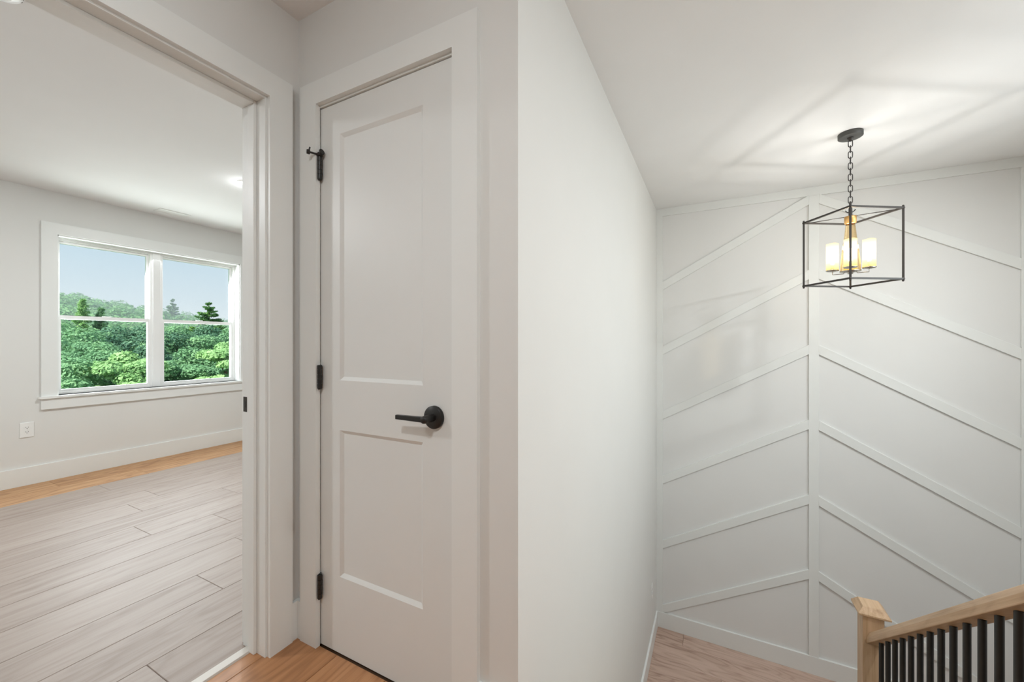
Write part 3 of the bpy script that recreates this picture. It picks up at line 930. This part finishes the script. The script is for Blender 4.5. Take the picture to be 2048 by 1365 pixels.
# ------------------------------------------------------------------ outside: ground, trees, wooded hill
GZ = -3.3
g = MB()
nx, ny = 24, 24
def ground_z(x, y):
    d = max(0.0, -x - 34)
    ang = math.atan2(y, -x)
    top = 9.6 - 6.5 * max(0, min(1.2, (ang - 0.24) / 0.26))
    if ang < 0.24:
        top = 9.6
    s = min(1.0, d / 120.0)
    return GZ + (top - GZ) * (s * s * (3 - 2 * s)) - 3.0 * (1 - min(1, max(0, (-x - 5) / 12))) * 0
gx = [-5.3 - 215 * (i / nx) ** 1.6 for i in range(nx + 1)]
gy = [-70 + 250 * j / ny for j in range(ny + 1)]
vsx = [(x, y, ground_z(x, y) - 0.2) for x in gx for y in gy]
g.add(vsx, [(i * (ny + 1) + j, i * (ny + 1) + j + 1, (i + 1) * (ny + 1) + j + 1, (i + 1) * (ny + 1) + j) for i in range(nx) for j in range(ny)], True)
struct('ground_hill', g, 'meadow', 'green ground rising into a hill beyond the trees outside', 'ground')

def leaf_cloud(blobs, n, size, rng, flat=0.5):
    """leaf quads on the surface of a set of blobs (centre, radii)"""
    vol = np.array([b_[1][0] * b_[1][1] for b_ in blobs])
    idx = rng.choice(len(blobs), n, p=vol / vol.sum())
    C = np.array([b_[0] for b_ in blobs])[idx]
    Rr = np.array([b_[1] for b_ in blobs])[idx]
    d = rng.normal(size=(n, 3)); d /= np.linalg.norm(d, axis=1)[:, None]
    d[:, 2] = np.where(d[:, 2] < -0.35, -d[:, 2], d[:, 2])
    p = C + d * Rr * rng.uniform(0.72, 1.06, (n, 1))
    nrm = d * 0.9 + rng.normal(size=(n, 3)) * flat + np.array([0, 0, 0.35])
    nrm /= np.linalg.norm(nrm, axis=1)[:, None]
    a = np.cross(nrm, rng.normal(size=(n, 3))); a /= np.linalg.norm(a, axis=1)[:, None]
    c = np.cross(nrm, a)
    s = size * rng.uniform(0.6, 1.3, (n, 1))
    V = np.stack([p - a * s, p - c * s * 0.55, p + a * s, p + c * s * 0.55], 1).reshape(-1, 3)
    F = np.arange(4 * n).reshape(-1, 4)
    return V, F

def cloud_obj(name, V, F, mat, parent, origin):
    me = bpy.data.meshes.new(name)
    n = len(F)
    me.vertices.add(len(V)); me.vertices.foreach_set('co', (V - np.array(origin)).astype(np.float32).ravel())
    me.loops.add(4 * n); me.loops.foreach_set('vertex_index', F.astype(np.int32).ravel())
    me.polygons.add(n); me.polygons.foreach_set('loop_start', np.arange(0, 4 * n, 4, dtype=np.int32))
    me.polygons.foreach_set('loop_total', np.full(n, 4, dtype=np.int32))
    me.materials.append(M[mat]); me.update(); me.validate()
    o = bpy.data.objects.new(name, me)
    col.objects.link(o)
    if parent:
        o.parent = parent
        o.location = Vector(origin) - ORG[parent.name]
    else:
        o.location = origin
    ORG[o.name] = Vector(origin)
    return o

def deciduous(px, py, X, rad, mat, label, seed, name='leafy_tree'):
    rng = np.random.default_rng(seed)
    top = at_x(px, py, X)
    gz = ground_z(top.x, top.y)
    t = thing(name, (top.x, top.y, gz), label, 'tree', 'leafy trees outside the window')
    h = top.z - gz
    b = MB(); b.tube([(top.x, top.y, gz - 0.2), (top.x + 0.08, top.y, gz + h * 0.35), (top.x, top.y + 0.05, gz + h * 0.8)], [0.17, 0.12, 0.04], 8)
    for j in range(5):
        a = j * 2.4 + seed
        z0 = gz + h * (0.3 + 0.09 * j)
        b.tube([(top.x, top.y, z0), (top.x + rad * 0.6 * math.cos(a), top.y + rad * 0.6 * math.sin(a), z0 + h * 0.16)], [0.06, 0.02], 6)
    obj('trunk', b, 'bark', t)
    blobs = []
    ch = min(h * 0.85, rad * 2.6)
    for j in range(34):
        u = rng.uniform(0, 1)
        z = top.z - 0.32 * rad - u * ch * 0.85
        rr = rad * (0.25 + 0.75 * math.sin(math.pi * min(1, 0.18 + u * 0.75)) ** 0.8)
        a = rng.uniform(0, 2 * math.pi)
        q = rr * math.sqrt(rng.uniform(0.1, 0.85))
        br = rad * rng.uniform(0.22, 0.40)
        blobs.append(((top.x + q * math.cos(a), top.y + q * math.sin(a), z), (br * 1.15, br * 1.15, br * 0.62)))
    blobs.append(((top.x, top.y, top.z - 0.30 * rad), (rad * 0.32, rad * 0.32, rad * 0.30)))
    V, F = leaf_cloud(blobs, 30000, 0.052, rng)
    cloud_obj('foliage', V, F, mat, t, (top.x, top.y, top.z - ch / 2))

def conifer(px, py, X, height, half, mat, label, seed, droop=0.35, tiers=13, group=None, size=1.0):
    rng = np.random.default_rng(seed)
    top = at_x(px, py, X)
    t = thing('spruce_tree', (top.x, top.y, top.z - height), label, 'tree', group)
    b = MB(); b.tube([(top.x, top.y, top.z - height), (top.x, top.y, top.z)], [0.16, 0.012], 8); obj('trunk', b, 'bark', t)
    VV, FF, o = [], [], 0
    for i in range(tiers):
        u = (i + 0.6) / tiers
        z = top.z - height * u
        L = half * u ** 0.85
        for j in range(7 + i // 3):
            a = rng.uniform(0, 6.283)
            uj = min(1.0, max(0.02, u + rng.uniform(-0.6, 0.6) / tiers))
            z = top.z - height * uj
            L = half * uj ** 0.85
            l = L * rng.uniform(0.65, 1.1)
            n = 60 + 14 * i
            s = rng.uniform(0.05, 1, n) ** 0.8
            up = 0.16 * l * s ** 2
            p = np.stack([top.x + l * s * math.cos(a), top.y + l * s * math.sin(a), z - droop * l * s * 0.4 + up * 1.6], 1)
            wd = 0.16 * l * (1.05 - s)[:, None] + 0.02
            p = p + rng.normal(size=(n, 3)) * wd * np.array([0.8, 0.8, 0.35])
            d = np.array([math.cos(a), math.sin(a), 0.25]) + rng.normal(size=(n, 3)) * 0.6
            d /= np.linalg.norm(d, axis=1)[:, None]
            c = np.cross(d, rng.normal(size=(n, 3))); c /= np.linalg.norm(c, axis=1)[:, None]
            q = rng.uniform(0.05, 0.11, (n, 1)) * size
            V = np.stack([p - d * q, p - c * q * 0.35, p + d * q, p + c * q * 0.35], 1).reshape(-1, 3)
            VV.append(V); FF.append(np.arange(4 * n).reshape(-1, 4) + o); o += 4 * n
    cloud_obj('foliage', np.concatenate(VV), np.concatenate(FF), mat, t, (top.x, top.y, top.z - height / 2))

TREES = [
    (250, 704, -14.5, 1.05, 'leaf_lime', 'pale green leafy tree low in the centre of the first window pane'),
    (448, 686, -13.5, 0.8, 'leaf_lime', 'bright lime leafy tree at the far edge of the second window pane'),
    (150, 716, -15.0, 1.5, 'leaf_mid', 'leafy tree low in the corner of the first window beside the casing'),
    (380, 694, -16.0, 1.5, 'leaf_mid', 'mid green leafy tree low in the middle of the second window pane'),
    (330, 722, -15.0, 1.2, 'leaf_mid', 'low leafy tree seen behind the window mullion'),
    (165, 655, -20.0, 2.0, 'leaf_mid', 'tall leafy tree crossing the meeting rail of the first window'),
    (232, 652, -22.0, 1.9, 'leaf_dark', 'darker leafy tree behind the pale tree in the first window'),
    (292, 650, -21.5, 1.9, 'leaf_dark', 'dark leafy tree behind the stile of the first window'),
    (352, 651, -21.0, 1.9, 'leaf_mid', 'leafy tree just under the meeting rail of the second window'),
    (415, 650, -22.5, 2.0, 'leaf_dark', 'dark leafy tree below the spruce in the second window'),
    (468, 655, -20.0, 1.8, 'leaf_mid', 'leafy tree behind the far jamb of the second window'),
    (112, 640, -22.0, 1.9, 'leaf_mid', 'leafy tree at the near jamb of the first window'),
    (205, 690, -17.5, 1.5, 'leaf_mid', 'leafy tree between the corner tree and the pale tree'),
    (300, 690, -17.5, 1.5, 'leaf_dark', 'dark leafy tree between the two window units'),
]
for i, (px, py, X, r_, mt, lb) in enumerate(TREES):
    deciduous(px, py, X, r_, mt, lb, 11 + i)
conifer(418, 604, -26, 5.5, 2.9, 'needle', 'dark spruce with bare pointed top against the sky', 3, tiers=16, size=1.15)
conifer(166, 598, -33, 5.0, 1.1, 'leaf_lime', 'small bright green spire of a tree in front of the hill', 5, tiers=16, size=1.6)
conifer(202, 616, -33, 4.0, 1.0, 'leaf_mid', 'smaller green pointed tree on the near side of the hill', 6, tiers=14, size=1.6)

# wooded hillside: crowns nobody could count
rng = np.random.default_rng(91)
bl = []
for i in range(900):
    ang = rng.uniform(0.17, 0.60)
    dist = 42 + 125 * rng.uniform(0, 1) ** 0.8
    x, y = -dist * math.cos(ang), dist * math.sin(ang)
    r0 = rng.uniform(1.4, 2.7)
    z = ground_z(x, y) + r0 * 0.5
    bl.append(((x, y, z), (r0, r0, r0 * rng.uniform(0.9, 1.5))))
V, F = leaf_cloud(bl, 260000, 0.30, rng)
fo = cloud_obj('hillside_forest', V, F, 'leaf_far', None, (-90, 35, 0))
tag(fo, 'hazy green forest covering the distant hillside', 'forest', kind='stuff')
conifer(346, 598, -120, 9.0, 3.4, 'needle', 'broad topped conifer on the hill skyline in the second window', 21, tiers=10, size=3.5)

# summer haze hanging in the air between the near trees and the hill
hz = MB(); hz.box(-230, -30, -80, 190, -6, 15)
hm = bpy.data.materials.new('haze'); hm.use_nodes = True
hn = hm.node_tree; hn.nodes.clear()
ho_ = hn.nodes.new('ShaderNodeOutputMaterial'); hv = hn.nodes.new('ShaderNodeVolumeScatter')
hv.inputs['Color'].default_value = (0.84, 0.96, 1.0, 1); hv.inputs['Density'].default_value = 0.004; hv.inputs['Anisotropy'].default_value = 0.2
hn.links.new(hv.outputs[0], ho_.inputs['Volume'])
hm.cycles.homogeneous_volume = True
M['haze'] = hm
tag(obj('haze', hz, 'haze'), 'thin blue summer haze in front of the distant hill', 'haze', kind='stuff')
